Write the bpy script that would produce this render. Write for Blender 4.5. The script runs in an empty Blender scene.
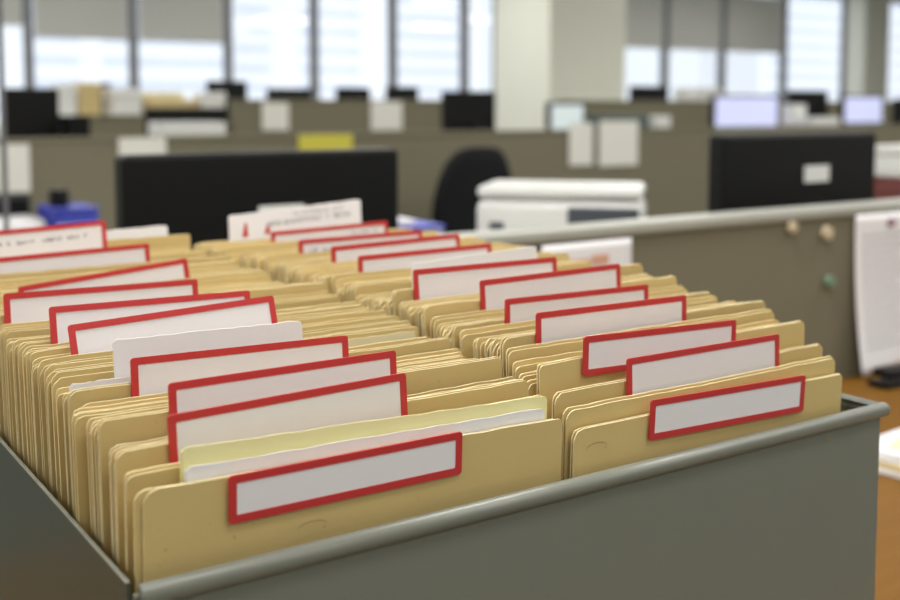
import bpy, bmesh, math, random
from mathutils import Vector, Matrix
R = math.radians
sc = bpy.context.scene
COL = sc.collection
rnd = random.Random(7)

# ------------------------------------------------------------------ materials
def lin(c):
    return tuple(((v/255)/12.92 if v/255 <= .04045 else ((v/255+.055)/1.055)**2.4) for v in c)

def mat(name, rgb, rough=.5, var=.06, scale=40, bump=0., metal=0., spec=.5, vary_obj=0., emit=None, stretch=None):
    m = bpy.data.materials.new(name); m.use_nodes = True
    nt = m.node_tree; N = nt.nodes; L = nt.links
    b = N['Principled BSDF']
    b.inputs['Roughness'].default_value = rough
    b.inputs['Metallic'].default_value = metal
    b.inputs['Specular IOR Level'].default_value = spec
    c = lin(rgb)
    tc = N.new('ShaderNodeTexCoord')
    src = tc.outputs['Object']
    if stretch:
        mp = N.new('ShaderNodeMapping'); mp.inputs['Scale'].default_value = stretch
        L.new(src, mp.inputs['Vector']); src = mp.outputs['Vector']
    no = N.new('ShaderNodeTexNoise'); no.inputs['Scale'].default_value = scale; no.inputs['Detail'].default_value = 5
    L.new(src, no.inputs['Vector'])
    mx = N.new('ShaderNodeMix'); mx.data_type = 'RGBA'
    mx.inputs[6].default_value = (*[v*(1-var) for v in c], 1)
    mx.inputs[7].default_value = (*[min(1, v*(1+var)) for v in c], 1)
    L.new(no.outputs['Fac'], mx.inputs[0])
    out = mx.outputs[2]
    if vary_obj:
        oi = N.new('ShaderNodeObjectInfo')
        hs = N.new('ShaderNodeHueSaturation')
        mr = N.new('ShaderNodeMapRange'); mr.inputs[3].default_value = 1-vary_obj; mr.inputs[4].default_value = 1+vary_obj
        L.new(oi.outputs['Random'], mr.inputs[0]); L.new(mr.outputs[0], hs.inputs['Value'])
        L.new(out, hs.inputs['Color']); out = hs.outputs['Color']
    L.new(out, b.inputs['Base Color'])
    if bump:
        bp = N.new('ShaderNodeBump'); bp.inputs['Strength'].default_value = bump; bp.inputs['Distance'].default_value = .002
        L.new(no.outputs['Fac'], bp.inputs['Height']); L.new(bp.outputs[0], b.inputs['Normal'])
    if emit:
        b.inputs['Emission Color'].default_value = (*lin(emit[0]), 1); b.inputs['Emission Strength'].default_value = emit[1]
    return m

M = {}
def manila():
    m = mat('manila', (209,184,124), .62, .05, 18, .05, vary_obj=.09, spec=.3)
    nt = m.node_tree; N = nt.nodes; L = nt.links
    b = N['Principled BSDF']; old = b.inputs['Base Color'].links[0].from_socket
    # paper fibres and scuffs
    tc = N['Texture Coordinate']
    oi = [n for n in N if n.type == 'OBJECT_INFO'][0]
    ad = N.new('ShaderNodeVectorMath'); ad.operation = 'ADD'
    L.new(tc.outputs['Object'], ad.inputs[0]); L.new(oi.outputs['Random'], ad.inputs[1])
    n2 = N.new('ShaderNodeTexNoise'); n2.inputs['Scale'].default_value = 260; n2.inputs['Detail'].default_value = 3
    L.new(ad.outputs[0], n2.inputs['Vector'])
    cr = N.new('ShaderNodeValToRGB'); cr.color_ramp.elements[0].position = .66; cr.color_ramp.elements[1].position = .74
    L.new(n2.outputs['Fac'], cr.inputs[0])
    n3 = N.new('ShaderNodeTexNoise'); n3.inputs['Scale'].default_value = 22; L.new(ad.outputs[0], n3.inputs['Vector'])
    cr3 = N.new('ShaderNodeValToRGB'); cr3.color_ramp.elements[0].position = .5; cr3.color_ramp.elements[1].position = .7
    L.new(n3.outputs['Fac'], cr3.inputs[0])
    mu = N.new('ShaderNodeMath'); mu.operation = 'MULTIPLY'; L.new(cr.outputs[0], mu.inputs[0]); L.new(cr3.outputs[0], mu.inputs[1])
    mu2 = N.new('ShaderNodeMath'); mu2.operation = 'MULTIPLY'; L.new(mu.outputs[0], mu2.inputs[0]); mu2.inputs[1].default_value = .45
    mx = N.new('ShaderNodeMix'); mx.data_type = 'RGBA'
    L.new(mu2.outputs[0], mx.inputs[0]); L.new(old, mx.inputs[6]); mx.inputs[7].default_value = (*lin((130,105,60)), 1)
    L.new(mx.outputs[2], b.inputs['Base Color'])
    return m
M['manila'] = manila()
M['manila_lit_edge'] = mat('manila_lit_edge', (238,222,176), .7, .2, 170, vary_obj=.05)  # edges catching light, put in as a paler tone; the mottling is wear
M['red'] = mat('red_plastic', (198,52,52), .42, .05, 60)
M['label'] = mat('label_card', (237,233,235), .55, .015, 30)
M['white_paper'] = mat('white_paper', (240,238,240), .6, .015, 30)
M['far_paper'] = mat('aged_paper', (226,224,214), .7, .03, 12)
M['yellow_paper'] = mat('yellow_paper', (248,240,178), .6, .03, 30)
M['cream_paper'] = mat('cream_paper', (234,224,182), .6, .05, 60)
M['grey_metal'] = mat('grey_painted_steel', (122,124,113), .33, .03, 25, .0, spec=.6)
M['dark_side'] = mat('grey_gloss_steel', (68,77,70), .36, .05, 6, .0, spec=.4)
M['inner_metal'] = mat('grey_steel_inside', (104,106,98), .45, .04, 20)
M['ink'] = mat('black_ink', (45,45,50), .7, .05)
M['grey_ink'] = mat('grey_ink', (120,120,126), .7, .05)
M['light_ink'] = mat('pale_grey_ink', (196,196,204), .7, .05)
M['red_ink'] = mat('red_ink', (200,45,45), .6, .05)
M['orange_ink'] = mat('orange_ink', (222,168,140), .6, .05)
M['pencil'] = mat('pencil', (158,134,86), .8, .1)
M['black_plastic'] = mat('black_plastic', (13,13,13), .5, .1, 20, spec=.22)
M['bezel'] = mat('dark_bezel', (60,60,58), .35, .05)
M['silver'] = mat('aluminium_cap', (176,176,166), .38, .03, 30, metal=.25)
M['fabric'] = mat('olive_grey_fabric', (126,121,102), .95, .09, 420, .15, spec=.1)
M['fabric_far'] = mat('olive_grey_fabric_far', (122,117,98), .95, .09, 200, .1, spec=.1)
M['white_plastic'] = mat('white_plastic', (226,226,222), .4, .02, 20)
M['grey_plastic'] = mat('slate_plastic', (74,80,88), .45, .06, 20)
M['teal_plastic'] = mat('dark_teal_plastic', (78,92,92), .45, .06, 20)
M['blue'] = mat('blue_plastic', (62,72,178), .45, .06, 20)
M['lilac'] = mat('lilac_board', (158,160,196), .6, .06, 20)
M['darkred'] = mat('dark_red_board', (112,58,54), .6, .08, 20)
M['tan'] = mat('tan_board', (206,184,130), .7, .06, 20)
M['yellow'] = mat('yellow_card', (206,196,70), .6, .05, 30)
M['chair_fabric'] = mat('black_fabric', (24,24,26), .9, .15, 200, .2, spec=.2)
M['wall'] = mat('wall_paint', (222,222,210), .8, .02, 8)
M['pillar'] = mat('pillar_paint', (226,226,212), .7, .02, 4)
M['ceiling'] = mat('ceiling_tile', (228,228,224), .9, .02, 20)
M['carpet'] = mat('grey_carpet', (112,110,104), .95, .12, 300, .3, spec=.1)
M['frame_dark'] = mat('dark_window_frame', (104,104,106), .5, .05, 20)
M['blind'] = mat('blind_slats', (196,196,190), .6, .03, 20)
M['facade'] = mat('white_facade', (236,236,238), .8, .03, .2)
M['facade_glass'] = mat('facade_window_band', (208,212,224), .5, .05, .3)
M['magnet_cream'] = mat('cream_magnet', (206,190,160), .4, .05)
M['magnet_green'] = mat('green_magnet', (120,146,124), .4, .05)
M['magnet_purple'] = mat('plum_magnet', (140,84,112), .4, .05)
M['screen_blue'] = mat('lit_screen_blue', (150,155,190), .3, .02, 20, emit=((216,219,250), .75))
M['screen_white'] = mat('lit_screen_white', (170,175,175), .3, .02, 20, emit=((225,240,240), .55))

def wood():
    m = mat('oak_desk', (124,84,20), .6, .16, 7, .04, spec=.2, stretch=(1.2, 14, 14))
    return m
M['wood'] = wood()

def glass():
    m = bpy.data.materials.new('window_glass'); m.use_nodes = True
    nt = m.node_tree; N = nt.nodes; L = nt.links; N.clear()
    o = N.new('ShaderNodeOutputMaterial'); mx = N.new('ShaderNodeMixShader')
    tr = N.new('ShaderNodeBsdfTransparent'); tr.inputs[0].default_value = (.95, .97, .98, 1)
    gl = N.new('ShaderNodeBsdfGlossy'); gl.inputs['Roughness'].default_value = .02
    mx.inputs[0].default_value = .05
    L.new(tr.outputs[0], mx.inputs[1]); L.new(gl.outputs[0], mx.inputs[2])
    L.new(mx.outputs[0], o.inputs[0])
    return m
M['glass'] = glass()

# ------------------------------------------------------------------ helpers
def link(name, bm, m, parent=None, smooth=False, loc=None):
    me = bpy.data.meshes.new(name)
    bmesh.ops.recalc_face_normals(bm, faces=bm.faces)
    bm.to_mesh(me); bm.free()
    for x in (m if isinstance(m, (list, tuple)) else [m]): me.materials.append(M[x])
    if smooth:
        for p in me.polygons: p.use_smooth = True
    o = bpy.data.objects.new(name, me); COL.objects.link(o)
    if parent: o.parent = parent
    if loc: o.location = loc
    return o

def box(bm, x0, x1, y0, y1, z0, z1, bev=0., seg=2, mi=0):
    t = bmesh.new()
    r = bmesh.ops.create_cube(t, size=1)
    for v in t.verts:
        v.co = Vector(((x0+x1)/2+v.co.x*(x1-x0), (y0+y1)/2+v.co.y*(y1-y0), (z0+z1)/2+v.co.z*(z1-z0)))
    if bev: bmesh.ops.bevel(t, geom=t.edges[:], offset=bev, segments=seg, affect='EDGES', profile=.5)
    for f in t.faces: f.material_index = mi
    me = bpy.data.meshes.new('t'); t.to_mesh(me); t.free(); bm.from_mesh(me); bpy.data.meshes.remove(me)
    return bm

def cyl(bm, p0, p1, r, seg=20, r1=None):
    p0 = Vector(p0); p1 = Vector(p1); d = p1-p0
    rot = d.to_track_quat('Z', 'Y').to_matrix().to_4x4()
    bmesh.ops.create_cone(bm, cap_ends=True, segments=seg, radius1=r, radius2=r if r1 is None else r1, depth=d.length,
                          matrix=Matrix.Translation((p0+p1)/2) @ rot)
    return bm

def sphere(bm, c, r, s=(1, 1, 1)):
    bmesh.ops.create_uvsphere(bm, u_segments=20, v_segments=12, radius=r, matrix=Matrix.Translation(c) @ Matrix.Diagonal((*s, 1)))
    return bm

def nb(): return bmesh.new()
def B(*a, **k): return box(nb(), *a, **k)

def tag(o, label, cat, group=None, kind=None):
    o['label'] = label; o['category'] = cat
    if group: o['group'] = group
    if kind: o['kind'] = kind
    return o

def thing(name, label, cat, loc=(0, 0, 0), rz=0, group=None):
    o = bpy.data.objects.new(name, None); COL.objects.link(o)
    o.location = loc; o.rotation_euler = (0, 0, rz); o.empty_display_size = .05
    return tag(o, label, cat, group)

def structure(o):
    o['kind'] = 'structure'; return o

def dup_part(src, parent, loc=None, rot=None, scale=None, name=None):
    c = src.copy(); COL.objects.link(c); c.parent = parent
    if name: c.name = name
    if loc is not None: c.location = loc
    if rot is not None: c.rotation_euler = rot
    if scale is not None: c.scale = scale
    return c

# ------------------------------------------------------------------ the room
CAMZ = 1.266
WX0, WX1, WY0, WY1, WH = -4.0, 18.0, -4.0, 9.9, 2.85
structure(link('floor', B(WX0, WX1, WY0, WY1, -.1, 0), 'carpet'))
structure(link('ceiling', B(WX0, WX1, WY0, WY1, WH, WH+.1), 'ceiling'))
structure(link('wall_left', B(WX0-.1, WX0, WY0, WY1, 0, WH), 'wall'))
structure(link('wall_right', B(WX1, WX1+.1, WY0, WY1, 0, WH), 'wall'))
structure(link('wall_front', B(WX0, WX1, WY0-.1, WY0, 0, WH), 'wall'))
SILL, HEAD = .95, 2.8
bm = nb()
box(bm, WX0, WX1, 9.8, 9.9, 0, SILL); box(bm, WX0, WX1, 9.8, 9.9, HEAD, WH)
for a, b in ((WX0, -.4), (7.26, 8.95), (13.3, 14.15), (16.2, WX1)): box(bm, a, b, 9.8, 9.9, SILL, HEAD)
structure(link('wall_back', bm, 'wall'))

def window(name, x0, x1, mull):
    t = bpy.data.objects.new(name, None); COL.objects.link(t); t.location = (x0, 9.83, SILL); structure(t)
    def off(bm): bmesh.ops.translate(bm, verts=bm.verts, vec=(-x0, -9.83, -SILL)); return bm
    bm = nb()
    box(bm, x0, x1, 9.8, 9.88, SILL, SILL+.06); box(bm, x0, x1, 9.8, 9.88, HEAD-.06, HEAD)
    box(bm, x0, x0+.04, 9.8, 9.88, SILL+.06, HEAD-.06); box(bm, x1-.04, x1, 9.8, 9.88, SILL+.06, HEAD-.06)
    link('window_frame', off(bm), 'frame_dark', t)
    for m in mull: link('mullion', off(B(m-.034, m+.034, 9.78, 9.88, SILL+.06, HEAD-.06, bev=.008)), 'frame_dark', t)
    e = [x0+.04]+list(mull)+[x1-.04]
    for a, b in zip(e[:-1], e[1:]):
        link('window_pane', off(B(a+.03, b-.03, 9.835, 9.841, SILL+.06, HEAD-.06)), 'glass', t)
window('window_1', -.4, 7.26, (.515, 1.415, 2.315, 3.215, 4.115, 5.015, 5.915, 6.815))
window('window_2', 8.95, 13.3, (9.80, 10.81, 12.0))
window('window_3', 14.15, 16.2, (15.1,))

def blind(x0, x1, zb, label):
    t = thing('window_blind', label, 'blind', ((x0+x1)/2, 9.805, zb), group=None)
    w = (x1-x0)/2
    bm = nb()
    H = HEAD-zb
    n = int((H-.13)/.028)
    for i in range(n):
        z = .04+i*.028
        s = nb(); box(s, -w, w, -.0012, .0012, -.0165, .0165)
        bmesh.ops.rotate(s, verts=s.verts, cent=(0, 0, 0), matrix=Matrix.Rotation(R(18), 3, 'X'))
        bmesh.ops.translate(s, verts=s.verts, vec=(0, 0, z))
        me = bpy.data.meshes.new('t'); s.to_mesh(me); s.free(); bm.from_mesh(me); bpy.data.meshes.remove(me)
    link('blind_slats', bm, 'blind', t)
    link('bottom_rail', B(-w, w, -.014, .014, 0, .022, bev=.004), 'silver', t)
    link('head_rail', B(-w, w, -.014, .014, H-.1, H-.062, bev=.004), 'silver', t)
blind(1.465, 2.265, 1.93, 'pale grey blind drawn lower beside the far left window mullion')
blind(2.365, 3.165, 1.84, 'pale grey half-drawn blind in the second pane of the left window')
blind(3.265, 4.065, 1.84, 'pale grey half-drawn blind in the third pane of the left window')
blind(8.995, 9.75, 1.95, 'grey half-drawn blind next to the big central pillar')
blind(9.85, 10.76, 1.95, 'grey half-drawn blind, second along from the big central pillar')
blind(10.86, 11.95, 1.95, 'grey half-drawn blind beside the undrawn pane of the right window')

structure(link('wall_pillar', B(6.18, 7.08, 7.6, 8.42, 0, WH, bev=.01), 'pillar'))
structure(link('wall_pier', B(13.285, 13.85, 9.5, 9.8, 0, WH, bev=.01), 'pillar'))

# ------------------------------------------------------------------ outside the windows
def tower(x0, x1, y, zt, splits, label):
    t = thing('office_building', label, 'building', ((x0+x1)/2, y+8, -30))
    w = (x1-x0)/2
    link('facade', B(-w, w, -8, 8, 0, zt+30), 'facade', t)
    z = 30-9
    while z < zt+26:
        for a, b in splits:
            link('window_band', B(-w+a*2*w, -w+b*2*w, -8.06, -7.98, z, z+1.25), 'facade_glass', t)
        z += 3.1
tower(18, 64, 150, 60, ((.03, .3), (.36, .52), (.58, .97)), 'white office block with banded windows outside the left window')
tower(66, 118, 165, 60, ((.03, .2), (.3, .52), (.62, .95)), 'white office block with banded windows behind the middle panes')
tower(176, 262, 150, 60, ((.03, .45), (.5, .72), (.76, .97)), 'white office block with banded windows outside the right window')

# ------------------------------------------------------------------ partitions
def partition(x0, x1, y, top, thick, label, mname='fabric_far', posts=(), cap=.02):
    t = thing('cubicle_partition', label, 'partition', ((x0+x1)/2, y+thick/2, 0))
    w = (x1-x0)/2; h = thick/2
    link('fabric_panel', B(-w, w, -h+.003, h-.003, .06, top-cap, bev=.004), mname, t)
    link('top_cap', B(-w-.004, w+.004, -h-.004, h+.004, top-cap, top, bev=.006), 'silver', t)
    link('base_rail', B(-w, w, -h, h, 0, .06), 'silver', t)
    for p in posts:
        link('seam_post', B(p-(x0+x1)/2-.012, p-(x0+x1)/2+.012, -h-.002, h+.002, .06, top-cap), 'silver', t)
    return t
partition(.25, 3.6, 1.312, 1.076, .045, 'olive grey partition with pale metal cap right behind the wooden desk', 'fabric', cap=.022)
pa = partition(-.5, 7.5, 4.5, 1.137, .06, 'long olive grey partition behind the black swivel chair')
for c in pa.children:
    if c.name.startswith('top_cap'): c.data.materials[0] = M['fabric_far']
pb = partition(1.7, 2.62, 6.3, 1.21, .06, 'short low olive partition under the tan box by the left window')
pc = partition(2.66, 4.22, 6.3, 1.30, .06, 'olive partition with two white papers below the left window')
pd = partition(5.25, 9.5, 6.3, 1.30, .06, 'olive partition right of the pillar below the right window')
for q in (pb, pc, pd):
    for c in q.children:
        if c.name.startswith('top_cap'): c.data.materials[0] = M['fabric_far']

# ------------------------------------------------------------------ desks and cabinets
DZ = .743
def desk(x0, x1, y0, y1, label, m='wood', legs=True):
    t = thing('desk', label, 'desk', ((x0+x1)/2, (y0+y1)/2, 0))
    w, d = (x1-x0)/2, (y1-y0)/2
    link('desk_top', B(-w, w, -d, d, DZ-.03, DZ, bev=.004), m, t)
    for sx in (-1, 1):
        link('side_panel', B(sx*(w-.05)-.015, sx*(w-.05)+.015, -d+.04, d-.04, 0, DZ-.03), m, t)
    link('modesty_panel', B(-w+.066, w-.066, d-.08, d-.06, .25, DZ-.03), m, t)
    return t
desk(-.75, 2.35, .40, 1.308, 'orange brown wooden desk under the grey file drawer')
desk(.3, 3.5, 1.362, 2.22, 'desk behind the near partition carrying the two black monitors', 'white_plastic')
desk(-.4, 1.42, 3.72, 4.49, 'desk with blue tray in front of the long partition', 'white_plastic')
desk(.9, 7.4, 4.58, 5.4, 'far desk along the back of the long partition', 'white_plastic')
cab = thing('storage_cabinet', 'low grey storage cabinet below the left window', 'cabinet', (3.0, 6.66, 0))
link('cabinet_body', B(-1.9, 1.35, -.26, .26, 0, 1.16, bev=.004), 'white_plastic', cab)
for k in range(4):
    d = link('cabinet_door', B(-1.88+k*.8, -1.1+k*.8, -.28, -.262, .06, 1.14, bev=.003), 'white_plastic', cab)
    link('handle', B(-1.16+k*.8, -1.145+k*.8, -.296, -.281, .6, .75, bev=.003), 'silver', d)
cab = thing('storage_cabinet', 'low grey storage cabinet below the right window', 'cabinet', (8.0, 6.66, 0))
link('cabinet_body', B(-1.9, 2.3, -.26, .26, 0, 1.16, bev=.004), 'white_plastic', cab)
for k in range(5):
    d = link('cabinet_door', B(-1.88+k*.8, -1.1+k*.8, -.28, -.262, .06, 1.14, bev=.003), 'white_plastic', cab)
    link('handle', B(-1.16+k*.8, -1.145+k*.8, -.296, -.281, .6, .75, bev=.003), 'silver', d)

# ------------------------------------------------------------------ monitors
def monitor(x0, x1, y, z0, z1, base, label, face=1, screen='black_plastic', label_patch=None, rz=0, group=None):
    """face=+1: the screen looks to +y (its back is seen); -1: the screen looks to -y"""
    t = thing('computer_monitor', label, 'monitor', ((x0+x1)/2, y, base), rz, group)
    w = (x1-x0)/2; a, b = z0-base, z1-base
    link('monitor_shell', B(-w, w, -.022, .022, a, b, bev=.007, seg=3), 'black_plastic', t)
    link('screen', B(-w+.014, w-.014, face*.0235-.001, face*.0235+.001, a+.018, b-.014), screen, t)
    # rear housing
    link('rear_bulge', B(-w*.6, w*.6, -face*.026-.008, -face*.026+.008, a+(b-a)*.06, a+(b-a)*.34, bev=.006, seg=3), 'black_plastic', t)
    link('lit_top_strip', B(-w+.008, w-.008, -.016, .016, b-.001, b+.0025, bev=.001), 'bezel', t)  # ceiling light on the shell's top, coloured in as a paler strip
    st = link('stand', B(-.035, .035, -face*.075-.014, -face*.075+.014, .012, a+(b-a)*.3, bev=.006), 'black_plastic', t)
    link('stand_hinge', B(-.03, .03, min(-face*.07, -face*.04), max(-face*.07, -face*.034), a+(b-a)*.12, a+(b-a)*.3, bev=.004), 'black_plastic', t)
    link('stand_foot', B(-.11, .11, -face*.05-.085, -face*.05+.085, 0, .014, bev=.005), 'black_plastic', t)
    if label_patch:
        px, pz, pw, ph = label_patch
        l = link('sticker', B(px-(x0+x1)/2-pw/2, px-(x0+x1)/2+pw/2, -.0262, -.0222, pz-base-ph/2, pz-base+ph/2), 'white_plastic', t)
        l['label'] = 'small white sticker'
    return t
m1 = monitor(.552, 1.072, 1.78, .865, 1.183, DZ, 'black monitor seen from behind, rising over the rear of the file rows', label_patch=(.83, 1.072, .085, .04))
m2 = monitor(1.725, 2.235, 1.58, .885, 1.203, DZ, 'black monitor seen from behind above the pinned papers', label_patch=(2.02, 1.116, .08, .036))

# ------------------------------------------------------------------ printer and neighbours on the second desk
t = thing('printer', 'white printer with dark paper slot left of the right monitor', 'printer', (1.495, 1.79, DZ), R(-46))
bm = B(-.17, .17, -.10, .11, 0, .33, bev=.022, seg=4); link('printer_body', bm, 'white_plastic', t, True)
link('scanner_lid', B(-.168, .168, -.098, .108, .332, .358, bev=.012, seg=3), 'white_plastic', t)
link('paper_slot', B(.02, .162, -.108, -.08, .235, .318, bev=.004), 'grey_plastic', t)
link('output_tray', B(.03, .16, -.15, -.102, .2, .212, bev=.004), 'grey_plastic', t)
link('control_button', B(-.14, -.11, -.104, -.099, .27, .285, bev=.002), 'grey_plastic', t)
z = DZ
for k, (mn, h, wd, nm) in enumerate((('white_plastic', .11, .12, 'white lowest box file in the pile left of the printer'),
                                    ('lilac', .10, .115, 'lilac box file in the middle of the pile left of the printer'),
                                    ('lilac', .07, .12, 'lilac topmost box file in the pile left of the printer'))):
    t = thing('box_file', nm, 'box file', (1.13, 2.02, z), R((-3, 4, -2)[k]))
    link('file_body', B(-wd, wd, -.15, .15, 0, h-.006, bev=.003), mn, t)
    link('file_lid', B(-wd-.003, wd+.003, -.153, .153, h-.006, h, bev=.002), 'blue' if k == 2 else mn, t)
    z += h
t = thing('paperback_stack_sheet', 'loose white papers lying on the lilac box files', 'paper', (1.10, 2.02, z))
t.name = 'paper_pile'
link('sheets', B(-.1, .09, -.13, .13, 0, .012, bev=.002), 'white_paper', t)
for k in range(2):
    t = thing('book', ('dark red book lying under the teal book beside the printer', 'dark teal book lying against the printer front')[k], 'book', (1.33, 1.55, DZ+k*.145))
    link('pages', B(-.09, .1, -.06, .06, .01, .135), 'cream_paper', t)
    link('cover', box(box(B(-.095, .105, -.065, .065, 0, .01), -.095, .105, -.065, .065, .135, .145), -.1, -.0955, -.065, .065, 0, .145), ('darkred', 'teal_plastic')[k], t)
t = thing('archive_box', 'dark red archive box under the white box at the right edge', 'box', (3.2, 1.99, DZ))
link('box_body', B(-.16, .16, -.14, .14, 0, .25, bev=.003), 'darkred', t); link('box_lid', B(-.165, .165, -.145, .145, .252, .30, bev=.003), 'darkred', t)
t = thing('archive_box', 'white rounded box on a dark red box at the right edge', 'box', (3.2, 1.99, DZ+.30))
link('box_body', B(-.17, .17, -.14, .14, 0, .07, bev=.012), 'white_plastic', t, True); link('box_lid', B(-.172, .172, -.142, .142, .071, .098, bev=.008), 'white_plastic', t)

# ------------------------------------------------------------------ desk with the blue tray, far left
t = thing('letter_tray', 'white letter tray on the desk at the far left', 'tray', (.78, 4.0, DZ))
link('tray_floor', B(-.2, .17, -.12, .12, 0, .01), 'white_plastic', t)
link('tray_rim', box(box(box(nb(), -.2, .17, .11, .12, .01, .13), -.2, -.19, -.12, .11, .01, .13), .16, .17, -.12, .11, .01, .13), 'white_plastic', t)
link('paper', B(-.185, .155, -.11, .1, .012, .12), 'white_paper', t)
t = thing('binder', 'bright blue binder lying beside the white letter tray', 'binder', (1.08, 4.0, DZ))
for k in range(3): pass
link('cover', box(box(B(-.09, .06, -.12, .12, 0, .006), -.09, .06, -.12, .12, .16, .166, bev=.002), -.095, -.0905, -.12, .12, 0, .166), 'blue', t)
link('pages', B(-.085, .055, -.11, .11, .008, .11), 'white_paper', t)
link('ring_spine', B(-.085, .055, -.11, .11, .112, .158), 'blue', t)
t = thing('pen_cup', 'small black pen cup standing on the blue binder', 'cup', (1.03, 4.0, DZ+.166))
link('cup', cyl(nb(), (0, 0, 0), (0, 0, .06), .034), 'black_plastic', t)
t = thing('keyboard', 'dark keyboard leaning on the partition behind the letter tray', 'keyboard', (.79, 4.28, DZ))
link('keyboard_case', B(-.2, .2, -.05, .05, 0, .2, bev=.006), 'bezel', t); link('keys', B(-.19, .19, -.055, -.051, .03, .18), 'black_plastic', t)

# ------------------------------------------------------------------ office chair
t = thing('office_chair', 'black swivel chair with rounded back before the long partition', 'chair', (2.86, 4.02, 0), R(6))
bm = nb()
n = 26; out = []
for i in range(n+1):
    u = -1+2*i/n
    row = []
    top = .62+.46*(max(0, 1-abs(u)**3.2))**.5
    for j in range(9):
        v = j/8
        zz = .62+(top-.62)*v
        row.append((u*.235, .05*u*u-.02, zz))
    out.append(row)
vf = [[bm.verts.new((x, y-.03, z)) for x, y, z in r] for r in out]; vb = [[bm.verts.new((x, y+.03, z)) for x, y, z in r] for r in out]
for i in range(n):
    for j in range(8):
        bm.faces.new((vf[i][j], vf[i+1][j], vf[i+1][j+1], vf[i][j+1])); bm.faces.new((vb[i][j], vb[i][j+1], vb[i+1][j+1], vb[i+1][j]))
    bm.faces.new((vf[i][8], vf[i+1][8], vb[i+1][8], vb[i][8])); bm.faces.new((vf[i][0], vb[i][0], vb[i+1][0], vf[i+1][0]))
for i in (0, n):
    for j in range(8): bm.faces.new((vf[i][j], vf[i][j+1], vb[i][j+1], vb[i][j]))
bmesh.ops.remove_doubles(bm, verts=bm.verts, dist=1e-5)
link('backrest', bm, 'chair_fabric', t, True)
link('seat', B(-.23, .23, -.48, -.02, .43, .51, bev=.03, seg=4), 'chair_fabric', t, True)
link('back_bracket', B(-.03, .03, .02, .045, .45, .8), 'black_plastic', t)
link('gas_post', cyl(nb(), (0, -.22, .09), (0, -.22, .43), .028), 'black_plastic', t)
for k in range(5):
    a = k*2*math.pi/5
    lg = link('leg', cyl(nb(), (0, -.22, .1), (.28*math.cos(a), -.22+.28*math.sin(a), .07), .022, r1=.015), 'black_plastic', t)
    link('caster', sphere(nb(), (.28*math.cos(a), -.22+.28*math.sin(a), .03), .03), 'black_plastic', lg)

# ------------------------------------------------------------------ far desks: screens, papers, boxes
FD = DZ
monitor(1.045, 1.275, 4.92, 1.0, 1.335, FD, 'black monitor above the long partition at the far left')
monitor(1.70, 2.10, 5.05, 1.0, 1.250, FD, 'dark monitor behind a white box above the long partition')
monitor(3.445, 3.80, 5.18, 1.08, 1.342, FD, 'black monitor just left of the big central pillar')
monitor(4.01, 4.275, 4.95, 1.10, 1.28, FD, 'small white-screened monitor in front of the big central pillar', -1, 'screen_white')
monitor(5.36, 5.98, 4.95, 1.1, 1.33, FD, 'lit pale blue screen behind the right black monitor', -1, 'screen_blue')
monitor(6.74, 7.20, 5.0, 1.12, 1.335, FD, 'lit pale screen at the far right above the partition', -1, 'screen_blue')
monitor(6.30, 6.70, 5.1, 1.1, 1.365, FD, 'black monitor between the two lit screens')
monitor(7.22, 7.42, 4.9, 1.1, 1.31, FD, 'black monitor at the extreme right above the partition')
CZ = 1.16
monitor(2.70, 2.97, 6.80, 1.24, 1.42, CZ, 'black monitor standing on the cabinet beneath the third window mullion')
monitor(3.12, 3.44, 6.80, 1.23, 1.375, CZ, 'dark monitor on the cabinet, next right after the one under the mullion')
monitor(3.64, 3.90, 6.80, 1.24, 1.385, CZ, 'dark monitor on the cabinet behind the square white paper')
monitor(4.04, 4.30, 6.80, 1.24, 1.395, CZ, 'dark monitor at the right end of the left cabinet')
monitor(6.30, 6.72, 6.7, 1.26, 1.42, CZ, 'dark monitor on the cabinet right of the pillar')
def small_box(x0, x1, y, z0, z1, d, m, name, label, cat):
    t = thing(name, label, cat, ((x0+x1)/2, y, z0))
    w = (x1-x0)/2; h = z1-z0
    link('box_body', B(-w, w, -d/2, d/2, 0, h*.72, bev=.004), m, t); link('box_lid', B(-w-.004, w+.004, -d/2-.004, d/2+.004, h*.725, h, bev=.004), m, t)
small_box(1.69, 1.79, 6.6, CZ, 1.385, .2, 'white_plastic', 'storage_box', 'upright white box beside the tan box on the cabinet', 'box')
small_box(1.80, 1.93, 6.6, CZ, 1.395, .2, 'tan', 'storage_box', 'upright tan box on the cabinet below the left window', 'box')
small_box(2.0, 2.17, 6.6, CZ, 1.365, .2, 'white_plastic', 'storage_box', 'pale box with dark box behind, right of the tan box', 'box')
small_box(1.96, 2.06, 6.83, CZ, 1.40, .16, 'grey_plastic', 'storage_box', 'dark slate box behind the pale box below left window', 'box')
small_box(2.2, 2.51, 6.6, CZ, 1.30, .22, 'tan', 'storage_box', 'wide flat tan box beneath white papers on the cabinet', 'box')
small_box(2.53, 2.68, 6.53, CZ, 1.345, .15, 'white_plastic', 'storage_box', 'white box right of the wide tan box on the cabinet', 'box')
tag(link('paper_pile', B(2.23, 2.44, 6.52, 6.7, 1.30, 1.345, bev=.003), 'cream_paper'), 'cream paper pile on top of the wide flat tan box', 'paper')
small_box(6.80, 7.15, 6.6, CZ, 1.41, .2, 'white_plastic', 'storage_box', 'white box on the cabinet left of the lit blue screen', 'box')
small_box(1.66, 1.94, 4.78, FD, 1.19, .2, 'white_plastic', 'storage_box', 'white box in front of the dark monitor above the long partition', 'box')
small_box(1.285, 1.36, 4.86, FD, 1.222, .2, 'black_plastic', 'storage_box', 'low black box touching the black monitor at the far left', 'box')
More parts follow.
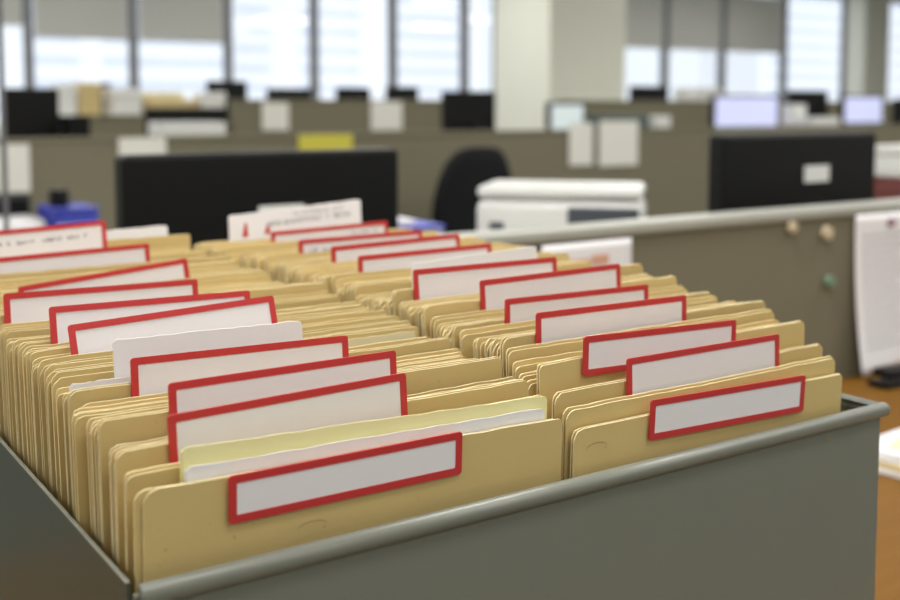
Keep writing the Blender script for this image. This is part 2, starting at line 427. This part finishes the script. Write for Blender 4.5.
small_box(4.31, 4.66, 4.9, FD, 1.205, .2, 'teal_plastic', 'storage_box', 'dark teal box above the two papers on the long partition', 'box')
small_box(4.72, 4.84, 4.9, FD, 1.20, .2, 'white_plastic', 'storage_box', 'small white box beside the dark teal box on the far desk', 'box')
small_box(5.995, 6.11, 4.86, FD, 1.27, .1, 'white_plastic', 'storage_box', 'small white box right of the lit blue screen', 'box')
small_box(5.99, 6.24, 4.70, FD, 1.185, .12, 'white_plastic', 'storage_box', 'white box just above the top of the right monitor', 'box')

def posted(x0, x1, z0, z1, y, label, m='far_paper', marks=None, group=None):
    t = thing('posted_paper', label, 'paper', ((x0+x1)/2, y, z0), group=group)
    w = (x1-x0)/2
    link('sheet', B(-w, w, -.0015, 0, 0, z1-z0), m, t)
    return t
posted(4.0, 4.285, .935, 1.18, 4.493, 'wider white paper hung on the long partition, behind the printer')
posted(3.79, 3.955, .945, 1.172, 4.493, 'narrow white paper hung on the long partition beside the wider one')
posted(.82, 1.05, .926, 1.115, 4.493, 'white paper hung on the long partition at the far left')
posted(1.40, 1.60, 1.0, 1.132, 4.493, 'white paper on the long partition above the left black monitor')
posted(2.21, 2.485, 1.06, 1.132, 4.493, 'yellow card on the long partition above the left black monitor', 'yellow')
posted(3.62, 3.86, 1.10, 1.288, 6.293, 'square white paper on the partition under the middle panes')
posted(2.85, 3.03, 1.11, 1.28, 6.293, 'smaller white paper on the partition, left of the square one')
t = thing('support_post', 'thin grey metal post at the left edge of the view', 'post', (.532, 2.5, 0))
link('post_tube', cyl(nb(), (0, 0, .012), (0, 0, WH), .006), 'frame_dark', t); link('foot_plate', B(-.04, .04, -.04, .04, 0, .012, bev=.003), 'frame_dark', t)

# ------------------------------------------------------------------ things pinned on the near partition
PY = 1.3085
def curl_sheet(x0, x1, z0, z1, curl, nx=10, nz=20):
    bm = nb(); g = []
    def P(u, v):
        s = (1-v)**2.2
        return (x0+(x1-x0)*u - .006*s, PY-.001-curl*s*(1.0-.55*u)-.002*math.sin(u*5)*(1-v), z0+(z1-z0)*v+.012*u*0)
    g = [[bm.verts.new(P(i/nx, j/nz)) for j in range(nz+1)] for i in range(nx+1)]
    h = [[bm.verts.new(Vector(P(i/nx, j/nz))+Vector((0, .0006, 0))) for j in range(nz+1)] for i in range(nx+1)]
    for i in range(nx):
        for j in range(nz):
            bm.faces.new((g[i][j], g[i+1][j], g[i+1][j+1], g[i][j+1])); bm.faces.new((h[i][j], h[i][j+1], h[i+1][j+1], h[i+1][j]))
    for i in range(nx):
        for j in (0, nz): bm.faces.new((g[i][j], g[i+1][j], h[i+1][j], h[i][j]))
    for j in range(nz):
        for i in (0, nx): bm.faces.new((g[i][j], h[i][j], h[i][j+1], g[i][j+1]))
    return bm, P
t = thing('pinned_notice', 'white printed notice with curled foot pinned to the near partition', 'paper', (0, 0, 0))
bm, P = curl_sheet(1.817, 2.03, .750, 1.056, .03); link('sheet', bm, 'white_paper', t, True)
bm = nb()
for k in range(17):
    v = .86-k*.044
    a, b = .1, .9-.25*(k % 4 == 3)-.06*rnd.random()
    for q in range(8):
        u0 = a+(b-a)*q/8; u1 = a+(b-a)*(q+.82)/8
        p, r_ = Vector(P(u0, v)), Vector(P(u1, v)); d = Vector((0, -.0008, 0)); hh = Vector((0, 0, .0022))
        bm.faces.new([bm.verts.new(c) for c in (p+d-hh, r_+d-hh, r_+d+hh, p+d+hh)])
link('printed_lines', bm, 'light_ink', t)
t = thing('pinned_notice', 'white sheet with orange print pinned to the near partition behind the folders', 'paper', (0, 0, 0))
bm, P = curl_sheet(1.05, 1.237, .80, 1.052, .004); link('sheet', bm, 'white_paper', t, True)
link('orange_print', box(B(1.10, 1.145, PY-.0035, PY-.003, 1.012, 1.026), 1.15, 1.185, PY-.0035, PY-.003, 1.016, 1.03), 'orange_ink', t)
def magnet(x, z, r, m, label, y=PY):
    t = thing('round_magnet', label, 'magnet', (x, y+.003, z))
    bm = cyl(nb(), (0, 0, 0), (0, -.008, 0), r, 24, r*.86); link('magnet_disc', bm, m, t)
    link('magnet_dimple', cyl(nb(), (0, -.0082, 0), (0, -.0095, 0), r*.55, 20), m, t)
magnet(1.634, 1.044, .0115, 'magnet_cream', 'smaller cream round magnet on the near partition')
magnet(1.734, 1.027, .0145, 'magnet_cream', 'larger cream round magnet on the near partition')
magnet(1.745, .934, .013, 'magnet_green', 'pale green round magnet on the near partition')
magnet(1.925, 1.036, .008, 'magnet_purple', 'small plum magnet holding the curled notice', PY-.0035)

# ------------------------------------------------------------------ on the wooden desk, right of the drawer
for k in range(5):
    m_, lab = (('white_paper', 'lowest sheet of the loose paper pile on the wooden desk'), ('tan', 'tan sheet second from bottom of the paper pile on the desk'),
               ('white_paper', 'white sheet in the middle of the paper pile on the desk'), ('white_paper', 'white topmost full sheet of the paper pile on the desk'),
               ('yellow_paper', 'small yellow slip on top of the paper pile on the desk'))[k]
    w, d, h = ((.13, .1, .008), (.125, .1, .006), (.12, .095, .008), (.12, .09, .006), (.03, .04, .002))[k]
    z0 = DZ+(0, .008, .014, .022, .028)[k]
    t = thing('paper_sheets', lab, 'paper', (1.50+(0, -.004, .006, .002, -.06)[k], .895+(0, .006, -.004, .008, .02)[k], z0), R((8, 3, 12, 5, 20)[k]))
    link('sheets', B(-w, w, -d, d, 0, h, bev=.001), m_, t)
t = thing('stapler', 'black stapler on the wooden desk against the partition', 'stapler', (1.88, 1.215, DZ), R(-8))
t.scale = (1.1, 1.1, .7)
link('stapler_base', B(-.09, .09, -.022, .022, 0, .014, bev=.005), 'black_plastic', t)
bm = B(-.085, .09, -.018, .018, .026, .05, bev=.008, seg=3)
link('stapler_arm', bm, 'black_plastic', t, True); link('stapler_hinge', B(.06, .088, -.02, .02, .012, .032, bev=.003), 'bezel', t)

# ------------------------------------------------------------------ the file drawer
DX, DY, RIM = .170, .540, 1.023
DW, DL, DH = .620, .742, RIM-DZ
dr = thing('file_drawer', 'open grey steel file drawer packed with manila folders', 'drawer', (DX, DY, DZ))
RZ = DH
def rim_profile(p0, p1, outdir, r=.0075, parent=None, name='rolled_rim', back=150):
    """a rolled sheet lip: open tube profile swept from p0 to p1"""
    p0, p1 = Vector(p0), Vector(p1); o = Vector(outdir); bm = nb(); pr = []
    for k in range(15):
        a = R(-150+k*(300)/14); pr.append((math.cos(a)*r, math.sin(a)*r))
    rows = []
    for p in (p0, p1):
        rows.append([bm.verts.new(p+o*x+Vector((0, 0, z))) for x, z in pr])
    for k in range(14): bm.faces.new((rows[0][k], rows[1][k], rows[1][k+1], rows[0][k+1]))
    for r_ in rows: bm.faces.new(r_)
    return link(name, bm, 'grey_metal', parent, True)
link('front_panel', B(0.001, DW, 0, .0035, 0, RZ-.006), 'grey_metal', dr)
fr = rim_profile((.004, -.001, RZ-.006), (DW+.003, -.001, RZ-.006), (0, -1, 0), .006, dr)
sphere_bm = sphere(nb(), (DW+.002, -.001, RZ-.006), .006, (.8, 1, 1)); link('rim_corner', sphere_bm, 'grey_metal', dr, True)
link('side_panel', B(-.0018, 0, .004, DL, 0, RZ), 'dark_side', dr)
link('side_panel', B(DW-.003, DW, .0036, DL, 0, RZ-.006), 'grey_metal', dr)
rim_profile((DW, 0, RZ-.006), (DW, DL, RZ-.006), (1, 0, 0), .0055, dr)
link('side_lip', B(-.0022, .0003, .004, DL, RZ-.0005, RZ+.0006, bev=.0003), 'grey_metal', dr)
link('back_panel', B(0, DW, DL-.003, DL, 0, RZ), 'inner_metal', dr)
link('bottom_panel', B(0.0002, DW-.0032, .004, DL-.0032, 0.0, .003), 'inner_metal', dr)
link('scratch_spot', cyl(nb(), (.553, -.0004, RZ-.020), (.553, .0005, RZ-.020), .0016, 8), 'pencil', dr)

# ------------------------------------------------------------------ folders
FZ = .0045         # folder foot above the drawer floor
FW = .283
def leaf_mesh(seed, r0, r1, amp=.0008, thick=.0007, wear=.0007):
    """a manila sheet FW wide and 1 high above its foot (z is scaled later through real heights): local x 0..FW, y ~0, z 0..H"""
    return seed, r0, r1, amp, thick, wear
def leaf(name, H, W, seed, r0, r1, amp, sag, parent, loc, thick=.0011, lean=0., tilt=0., mats=('manila', 'manila_lit_edge')):
    rg = random.Random(seed)
    xs = []
    for k in range(6): xs.append(r0*(1-math.cos(math.pi/2*k/5)))
    for k in range(1, 18): xs.append(r0+(W-r0-r1)*k/18)
    for k in range(6): xs.append(W-r1*(1-math.sin(math.pi/2*k/5)))
    xs = sorted(set(round(x, 6) for x in xs))
    p1, p2 = rg.uniform(0, 6.28), rg.uniform(0, 6.28); tw = rg.uniform(-1, 1)
    bump = [rg.uniform(-1, 1)*.00045 for _ in xs]
    def top(x, i):
        d0, d1 = x, W-x; h = H
        if d0 < r0: h = H-r0+math.sqrt(max(0, r0*r0-(r0-d0)**2))
        if d1 < r1: h = min(h, H-r1+math.sqrt(max(0, r1*r1-(r1-d1)**2)))
        return h+bump[i]-sag*math.sin(math.pi*x/W)-tilt*x
    nz = 8; bm = nb(); F = []; Bk = []
    for i, x in enumerate(xs):
        t = top(x, i); f = []; b = []
        for j in range(nz+1):
            v = 1-(1-j/nz)**1.8
            z = t*v
            y = amp*(v**3)*(math.sin(x/W*6.5+p1)*.5+math.sin(x/W*14+p2)*.18+tw*(x/W-.5))+math.tan(lean)*z
            f.append(bm.verts.new((x, y, z))); b.append(bm.verts.new((x, y+thick, z)))
        F.append(f); Bk.append(b)
    n = len(xs)
    for i in range(n-1):
        for j in range(nz):
            bm.faces.new((F[i][j], F[i+1][j], F[i+1][j+1], F[i][j+1])); bm.faces.new((Bk[i][j], Bk[i][j+1], Bk[i+1][j+1], Bk[i+1][j]))
        q = bm.faces.new((F[i][nz], F[i+1][nz], Bk[i+1][nz], Bk[i][nz])); q.material_index = 1
        bm.faces.new((F[i][0], Bk[i][0], Bk[i+1][0], F[i+1][0]))
    for i in (0, n-1):
        for j in range(nz):
            q = bm.faces.new((F[i][j], F[i][j+1], Bk[i][j+1], Bk[i][j])); q.material_index = 1
    o = link(name, bm, list(mats), parent, False)
    o.location = loc
    return o

def frame_mesh(w, h, bd, r, th):
    """rounded red frame with an opening, front face at y=-th"""
    def loop(w0, w1, h0, h1, rr, n=5):
        pts = []
        for cx, cz, a0 in ((w1-rr, h1-rr, 0), (w0+rr, h1-rr, 90), (w0+rr, h0+rr, 180), (w1-rr, h0+rr, 270)):
            for k in range(n): a = R(a0+90*k/(n-1)); pts.append((cx+rr*math.cos(a), cz+rr*math.sin(a)))
        return pts
    bm = nb(); o = loop(0, w, 0, h, r); i_ = loop(bd, w-bd, bd, h-bd, .0008); n = len(o)
    L = []
    for pts, y in ((o, 0), (o, -th), (i_, -th), (i_, 0)): L.append([bm.verts.new((x, y, z)) for x, z in pts])
    for a in range(4):
        b = (a+1) % 4
        for k in range(n): bm.faces.new((L[a][k], L[a][(k+1) % n], L[b][(k+1) % n], L[b][k]))
    return bm
def card_mesh(w, h, r, th):
    bm = nb(); pts = []
    for cx, cz, a0 in ((w-r, h-r, 0), (r, h-r, 90), (r, r, 180), (w-r, r, 270)):
        for k in range(4): a = R(a0+90*k/3); pts.append((cx+r*math.cos(a), cz+r*math.sin(a)))
    f = [bm.verts.new((x, -th, z)) for x, z in pts]; b = [bm.verts.new((x, 0, z)) for x, z in pts]; n = len(pts)
    bm.faces.new(f); bm.faces.new(b)
    for k in range(n): bm.faces.new((f[k], f[(k+1) % n], b[(k+1) % n], b[k]))
    return bm

def scrawl(bm, x0, x1, z0, h, seed, y, density=.0034, slant=0.):
    """an unreadable line of small print: irregular short strokes"""
    rg = random.Random(seed); x = x0
    while x < x1:
        if rg.random() < .13: x += density*1.2; continue
        hh = h*rg.uniform(.7, 1); w = density*rg.uniform(.35, .72)
        k = rg.random()
        def q(a, b, c, d):
            bm.faces.new([bm.verts.new((px+slant*(pz-z0), y, pz)) for px, pz in ((a, c), (b, c), (b, d), (a, d))])
        q(x, x+w*.4, z0, z0+hh)
        if k < .6: q(x+w*.41, x+w*1.2, z0+hh*.75, z0+hh)
        if k > .3: q(x+w*.41, x+w*1.1, z0, z0+hh*.22)
        if k > .55: q(x+w*1.11, x+w*1.5, z0+.0001, z0+hh*.74)
        x += density*rg.uniform(.95, 1.15)
    return bm

ORD = ('first', 'second', 'third', 'fourth', 'fifth', 'sixth', 'seventh', 'eighth', 'ninth', 'tenth', 'eleventh', 'twelfth', 'thirteenth', 'fourteenth', 'fifteenth', 'sixteenth', 'seventeenth', 'eighteenth', 'nineteenth', 'twentieth', 'twenty-first', 'twenty-second', 'twenty-third',
       'twenty-fourth', 'twenty-fifth', 'twenty-sixth', 'twenty-seventh', 'twenty-eighth', 'twenty-ninth', 'thirtieth')
LT, LH, BD = .0013, .034, .0046

# red-framed labels: (t, x0, top of label above rim, width, roll deg, lean deg, height)
LEFT = [(.0150, .058, .0420, .154, -.3, 0, .0272), (.0470, .036, .0715, .155, 1.1, 2, LH), (.0770, .0475, .0815, .1545, .1, 1, LH),
        (.1400, .0460, .0842, .1550, -1.3, 2, LH), (.2300, .0322, .0912, .1548, 2.2, 9, LH), (.2700, .0298, .0982, .1550, -.9, 7, LH),
        (.3440, .0143, .0990, .1550, -.8, 3, LH), (.4680, .0520, .0840, .1550, 5.0, 2, LH), (.5800, .0528, .0962, .1550, 1.4, 0, LH),
        (.6800, .0390, .1100, .1540, 2.2, 0, .055)]
RIGHT = [(.0120, .3700, .0375, .166, -1.7, 0, .0290), (.0300, .3640, .0640, .162, -.3, 3, LH), (.0470, .3385, .0800, .1570, -1.8, 0, .0285),
         (.0900, .3300, .0910, .1550, -.6, -2, LH), (.1530, .3490, .0900, .1550, -.8, -2, LH), (.1940, .3540, .0990, .1550, .6, -2, LH),
         (.2410, .3190, .1050, .1550, -.4, 0, LH), (.3660, .3360, .1010, .1550, .5, 0, LH), (.4350, .3440, .1020, .1550, 1.1, 0, LH),
         (.5180, .3490, .1000, .1550, .3, 0, LH), (.6200, .3640, .0980, .1550, 1.4, 0, LH)]

PROF = {'left': ((0, .040), (.02, .046), (.035, .050), (.045, .052), (.077, .060), (.14, .062), (.19, .067), (.213, .074), (.27, .075), (.344, .076), (.47, .080), (.58, .081), (.68, .083), (.8, .083)),
        'right': ((0, .024), (.012, .027), (.02, .038), (.035, .052), (.047, .052), (.064, .060), (.078, .070), (.09, .070), (.153, .071), (.194, .076), (.241, .082), (.366, .087), (.8, .087))}
LEAN = ((0, -2.0), (.018, -1.7), (.025, -1.6), (.048, .8), (.1, 4.5), (.25, 6.0), (.5, 5.0), (.8, 3.0))
def curve(pts, t):
    for (a, u), (b, v) in zip(pts[:-1], pts[1:]):
        if t <= b: return u+(v-u)*max(0, t-a)/(b-a)
    return pts[-1][1]
def ztop(row, t): return curve(PROF[row], t)
def lean_at(t): return R(curve(LEAN, t))

def folder(row, t, top, label, group, gap=.002, seed=0, xj=0., dz=.003, sag=0., rr=None, tilt=0., bx=0.):
    """one manila folder; t = distance of the top of its front face behind the drawer front"""
    x0 = (.0075 if row == 'left' else .3005)+xj
    base = DZ+FZ
    H = RIM+top-base
    rg = random.Random(seed)
    ln = lean_at(t)
    f = thing('manila_folder', label, 'folder', (DX+x0, DY+t-math.tan(ln)*H, base), 0, group)
    W = FW+rg.uniform(-.002, .001)
    r = rr or rg.uniform(.0045, .009); q = rg.uniform(.0025, .0055)
    leaf('front_leaf', H-dz, W, seed*7+1, r, q, .0006, sag, f, (0, 0, 0), lean=ln, tilt=tilt)
    leaf('back_leaf', H, W+.001, seed*7+1, r*.8, q, .0006, sag, f, (bx, gap, 0), lean=ln, tilt=tilt)
    link('bottom_fold', B(0.002, W-.002, .0002, gap+.0006, -.0006, .0006), 'manila', f)
    return f, x0, base

def add_label(f, x0, base, spec, t):
    _, lx, lz, w, roll, lean, h = spec[:7]
    hold = link('label_holder', frame_mesh(w, h, BD, .0022, LT), 'red', f)
    hold['label'] = 'red rounded label frame'
    hold.data.transform(Matrix.Translation((0, 0, -h)))      # pivot at the top left corner
    ln = lean_at(t); zz = RIM+lz-base
    hold.rotation_euler = (-(ln+R(lean)), -R(roll), 0)
    hold.location = Vector((lx-x0, math.tan(ln)*zz-.0014+math.sin(R(lean))*h*.3, zz))
    c = link('label_card', card_mesh(w-2*BD+.002, h-2*BD+.002, .0004, .0004), 'label', hold)
    c.data.transform(Matrix.Translation((BD-.001, -.0003, -h+BD-.001)))
    return hold

# loose sheets and blank cards standing between the folders: (name, row, x0, x1, t, top, material, label, thickness, roll, count)
SHEETS = [('paper_sheet', 'left', .037, .282, .0192, .0490, 'white_paper', 'white papers standing behind the front label of the left row', .0006, -1.3, 2),
          ('paper_sheet', 'left', .036, .287, .0226, .0590, 'yellow_paper', 'yellow sheets standing behind the white papers at the front', .0006, -2.0, 2),
          ('divider_card', 'left', .043, .178, .1650, .0915, 'white_paper', 'blank white card without red frame in the left row', .001, -.8, 1),
          ('paper_sheet', 'left', .012, .062, .1550, .0690, 'white_paper', 'white sheet edge poking out left of the fourth framed label', .0006, 0, 1),
          ('paper_sheet', 'left', .13, .285, .1850, .0665, 'cream_paper', 'cream paper edge showing behind the blank white card', .0006, 0, 2),
          ('divider_card', 'left', .100, .268, .6905, .1010, 'white_paper', 'wide white card just behind the rearmost left label', .001, 1.4, 1),
          ('divider_card', 'right', .355, .499, .3000, .1000, 'white_paper', 'blank white card behind the seventh framed label of right row', .001, 2.5, 1),
          ('divider_card', 'right', .334, .511, .6700, .1140, 'white_paper', 'big white card with red marks and grey print at the rear', .001, 3.6, 1)]

for row, specs in (('left', LEFT), ('right', RIGHT)):
    rg = random.Random(12 if row == 'left' else 31)
    ts = [s[0] for s in specs]
    n_lab = len(specs)
    grp = 'plain manila folders of the %s row' % row
    blocked = [(s[4]-.0022, s[4]+.0011*s[10]+.0024) for s in SHEETS if s[1] == row]
    for i, s in enumerate(specs):
        t0 = s[0]
        if i == 0: top = .042 if row == 'left' else .0265
        elif row == 'right' and i == 2: top = s[2]-.0155
        else: top = s[2]-.016 if s[5] < 5 else s[2]-.024
        if row == 'left' and i == 7: top = .078
        where = {0: 'at the very front', n_lab-1: 'at the very back'}.get(i, '%s label from the front' % ORD[i])
        f, x0, base = folder(row, t0, top, 'manila folder with red-framed white label, %s of the %s row' % (where, row), 'labelled manila folders of the %s row' % row,
                             .0022, 500+i+(50 if row == 'right' else 0), 0 if i else (.004 if row == 'left' else .0015), .0005 if i else -.0,
                             rr=.0085 if i == 0 else None, tilt=.022 if (i == 0 and row == 'left') else 0, bx=-.004 if (i == 0 and row == 'left') else 0)
        h = add_label(f, x0, base, s, t0)
        if row == 'left' and i == n_lab-1:
            l = link('printed_text', scrawl(scrawl(nb(), .012, .052, -.0165, .0042, 3, -.0009), .06, .132, -.0165, .0042, 5, -.0009), 'ink', h); l['label'] = 'small black print'
        if row == 'right' and i == n_lab-2:
            l = link('printed_text', scrawl(nb(), .012, .052, -.0165, .006, 9, -.0009, .005, .25), 'ink', h); l['label'] = 'slanted black print'
        if row == 'right' and i == n_lab-1:
            l = link('printed_text', scrawl(nb(), .105, .14, -.0115, .003, 13, -.0009), 'grey_ink', h); l['label'] = 'faint grey print'
        if i == 0:      # pencil loops on the two front folders
            bm = nb(); px, pz = (.098, RIM+.002-base) if row == 'left' else (.020, RIM+.012-base)
            sl = math.tan(lean_at(t0))
            for k in range(16):
                a, b = R(k*15-40), R(k*15-25)
                w0, d = .009, .0002
                p = [(px+w0*math.cos(a), pz+.0032*math.sin(a)), (px+w0*math.cos(b), pz+.0032*math.sin(b))]
                bm.faces.new([bm.verts.new((x, sl*z-.0009, z)) for x, z in ((p[0][0], p[0][1]-d), (p[1][0], p[1][1]-d), (p[1][0], p[1][1]+d), (p[0][0], p[0][1]+d))])
            l = link('pencil_mark', bm, 'pencil', f); l['label'] = 'faint pencil loop'
        # plain folders behind this one, up to the next labelled one, in tight clumps
        last = i+1 == n_lab
        nxt = .722 if last else ts[i+1]-(.0105 if specs[i+1][5] >= 5 else .0045)
        t = t0+.0045+(.002 if s[5] >= 5 else 0)
        if i == 0: t = t0+(.0137 if row == 'left' else .0058)
        foot = lambda q: q-math.tan(lean_at(q))*.335
        pf = foot(t0)+.0030
        if i == 0 and row == 'left': pf = foot(.0226)+.0026
        k = 0; tp = t0+.004; left_in = rg.randint(2, 4); off = rg.uniform(-.004, 0); cx = rg.uniform(-.0025, .0025); seed = rg.randint(1, 10**6)
        while True:
            gap = rg.uniform(.0015, .0023)
            for _ in range(40):
                hit = [b for a, b in blocked if t+gap+.0022 > a and t < b]
                if hit: t = hit[0]+.0004
                elif foot(t) < pf+.0014: t += .0003
                else: break
            end = nxt-gap-.0022
            if not last:
                while foot(end)+gap+.0022 > foot(ts[i+1]): end -= .0003
            if t > end:
                # the last folder closes up to the next framed label
                if last or end < tp+.005 or foot(end) < pf+.0014 or any(end+gap+.0022 > a and end < b for a, b in blocked): break
                t = end
            pf = foot(t)+gap+.0011; tp = t
            z = ztop(row, t)+(0 if nxt-t < .010 and not last else off)+rg.uniform(-.0016, .0016)
            if row == 'right' and i == 0: z = .040
            if row == 'left' and i == 0: z = ztop(row, t)
            if t > .69: z -= .004
            folder(row, t, z, 'plain manila folder, %s behind the %s red-framed label in the %s row' % (ORD[k], ORD[i], row), grp, gap, seed,
                   cx+rg.uniform(-.0015, .0015), rg.uniform(.001, .004), rg.uniform(-.0004, .0004), tilt=rg.uniform(-.002, .004) if i else 0, bx=rg.uniform(-.0015, .0005))
            k += 1; left_in -= 1
            t += gap+.0021+rg.uniform(.0002, .0012)
            if left_in <= 0:
                left_in = rg.randint(2, 5); seed = rg.randint(1, 10**6)
                t += rg.uniform(.005, .0125); off = rg.uniform(-.0105, .0005); cx = rg.uniform(-.003, .0045) if row == 'left' else rg.uniform(0, .007)

for name, row, x0, x1, t, top, m, label, thick, roll, n in SHEETS:
    base = DZ+FZ; H = RIM+top-base; ln = lean_at(t)
    f = thing(name, label, 'paper' if name == 'paper_sheet' else 'card', (DX+x0, DY+t-math.tan(ln)*H, base), 0)
    W = x1-x0
    for k in range(n):
        leaf('sheet' if n > 1 else 'card', H-k*.0012, W+.003*k, 90+k, .003, .003, .0004, 0, f, (-.001*k, k*.0011, 0), thick, lean=ln, tilt=-math.tan(R(roll)), mats=(m, m))
    if 'red marks' in label:
        tx = [link('printed_text', scrawl(nb(), .075, .150, H-.0085, .0035, 31, -.0007, .003), 'grey_ink', f),
              link('printed_text', scrawl(nb(), .048, .160, H-.018, .0055, 37, -.0007, .0042), 'grey_ink', f)]
        for px, w, h in ((.016, .0075, .016), (.044, .008, .010)):
            bm = nb(); z0 = H-.027
            bm.faces.new([bm.verts.new((x, -.0007, z)) for x, z in ((px, z0), (px+w, z0), (px+w*.8, z0+h), (px+w*.5, z0+h))])
            tx.append(link('red_mark', bm, 'red_ink', f))
        sh = Matrix.Identity(4); sh[1][2] = math.tan(ln); sh[2][0] = math.tan(R(roll))
        for o in tx: o.data.transform(sh)

# ------------------------------------------------------------------ light
w = bpy.data.worlds.new('sky'); sc.world = w; w.use_nodes = True
bg = w.node_tree.nodes['Background']; bg.inputs[0].default_value = (.90, .94, 1, 1); bg.inputs[1].default_value = 1.25
for x in (-2.2, .6, 3.4, 6.2, 9.0, 12.0):
    for y, e in ((-1.9, 19.5), (-.4, 13), (.9, 33), (3.2, 24), (5.5, 16), (7.8, 36)):
        l = bpy.data.lights.new('ceiling_panel_light', 'AREA'); l.shape = 'RECTANGLE'; l.size = 1.2; l.size_y = .6
        l.energy = e; l.color = (1, .99, .97)
        o = bpy.data.objects.new('ceiling_panel_light', l); COL.objects.link(o); o.location = (x-(1.5 if y > 7 else 0), y, WH-.02)
l = bpy.data.lights.new('sun', 'SUN'); l.energy = 1.4; l.angle = R(.6)
o = bpy.data.objects.new('sun', l); COL.objects.link(o); o.location = (0, -20, 40)
o.rotation_euler = Vector((.35, 1, -.75)).to_track_quat('-Z', 'Y').to_euler()

# ------------------------------------------------------------------ camera
cam = bpy.data.cameras.new('camera'); co = bpy.data.objects.new('camera', cam); COL.objects.link(co)
co.location = (0, 0, CAMZ); co.rotation_euler = (R(90-4.5), 0, R(-34))
cam.sensor_width = 36; cam.lens = 44.2; cam.shift_y = -(300-191.97)/900
cam.clip_start = .05; cam.clip_end = 800
cam.dof.use_dof = True; cam.dof.focus_distance = .74; cam.dof.aperture_fstop = 5.0
sc.camera = co
sc.view_settings.view_transform = 'Standard'; sc.view_settings.look = 'None'
sc.view_settings.exposure = 0; sc.view_settings.gamma = 1; sc.view_settings.use_curve_mapping = False
sc.cycles.use_denoising = True
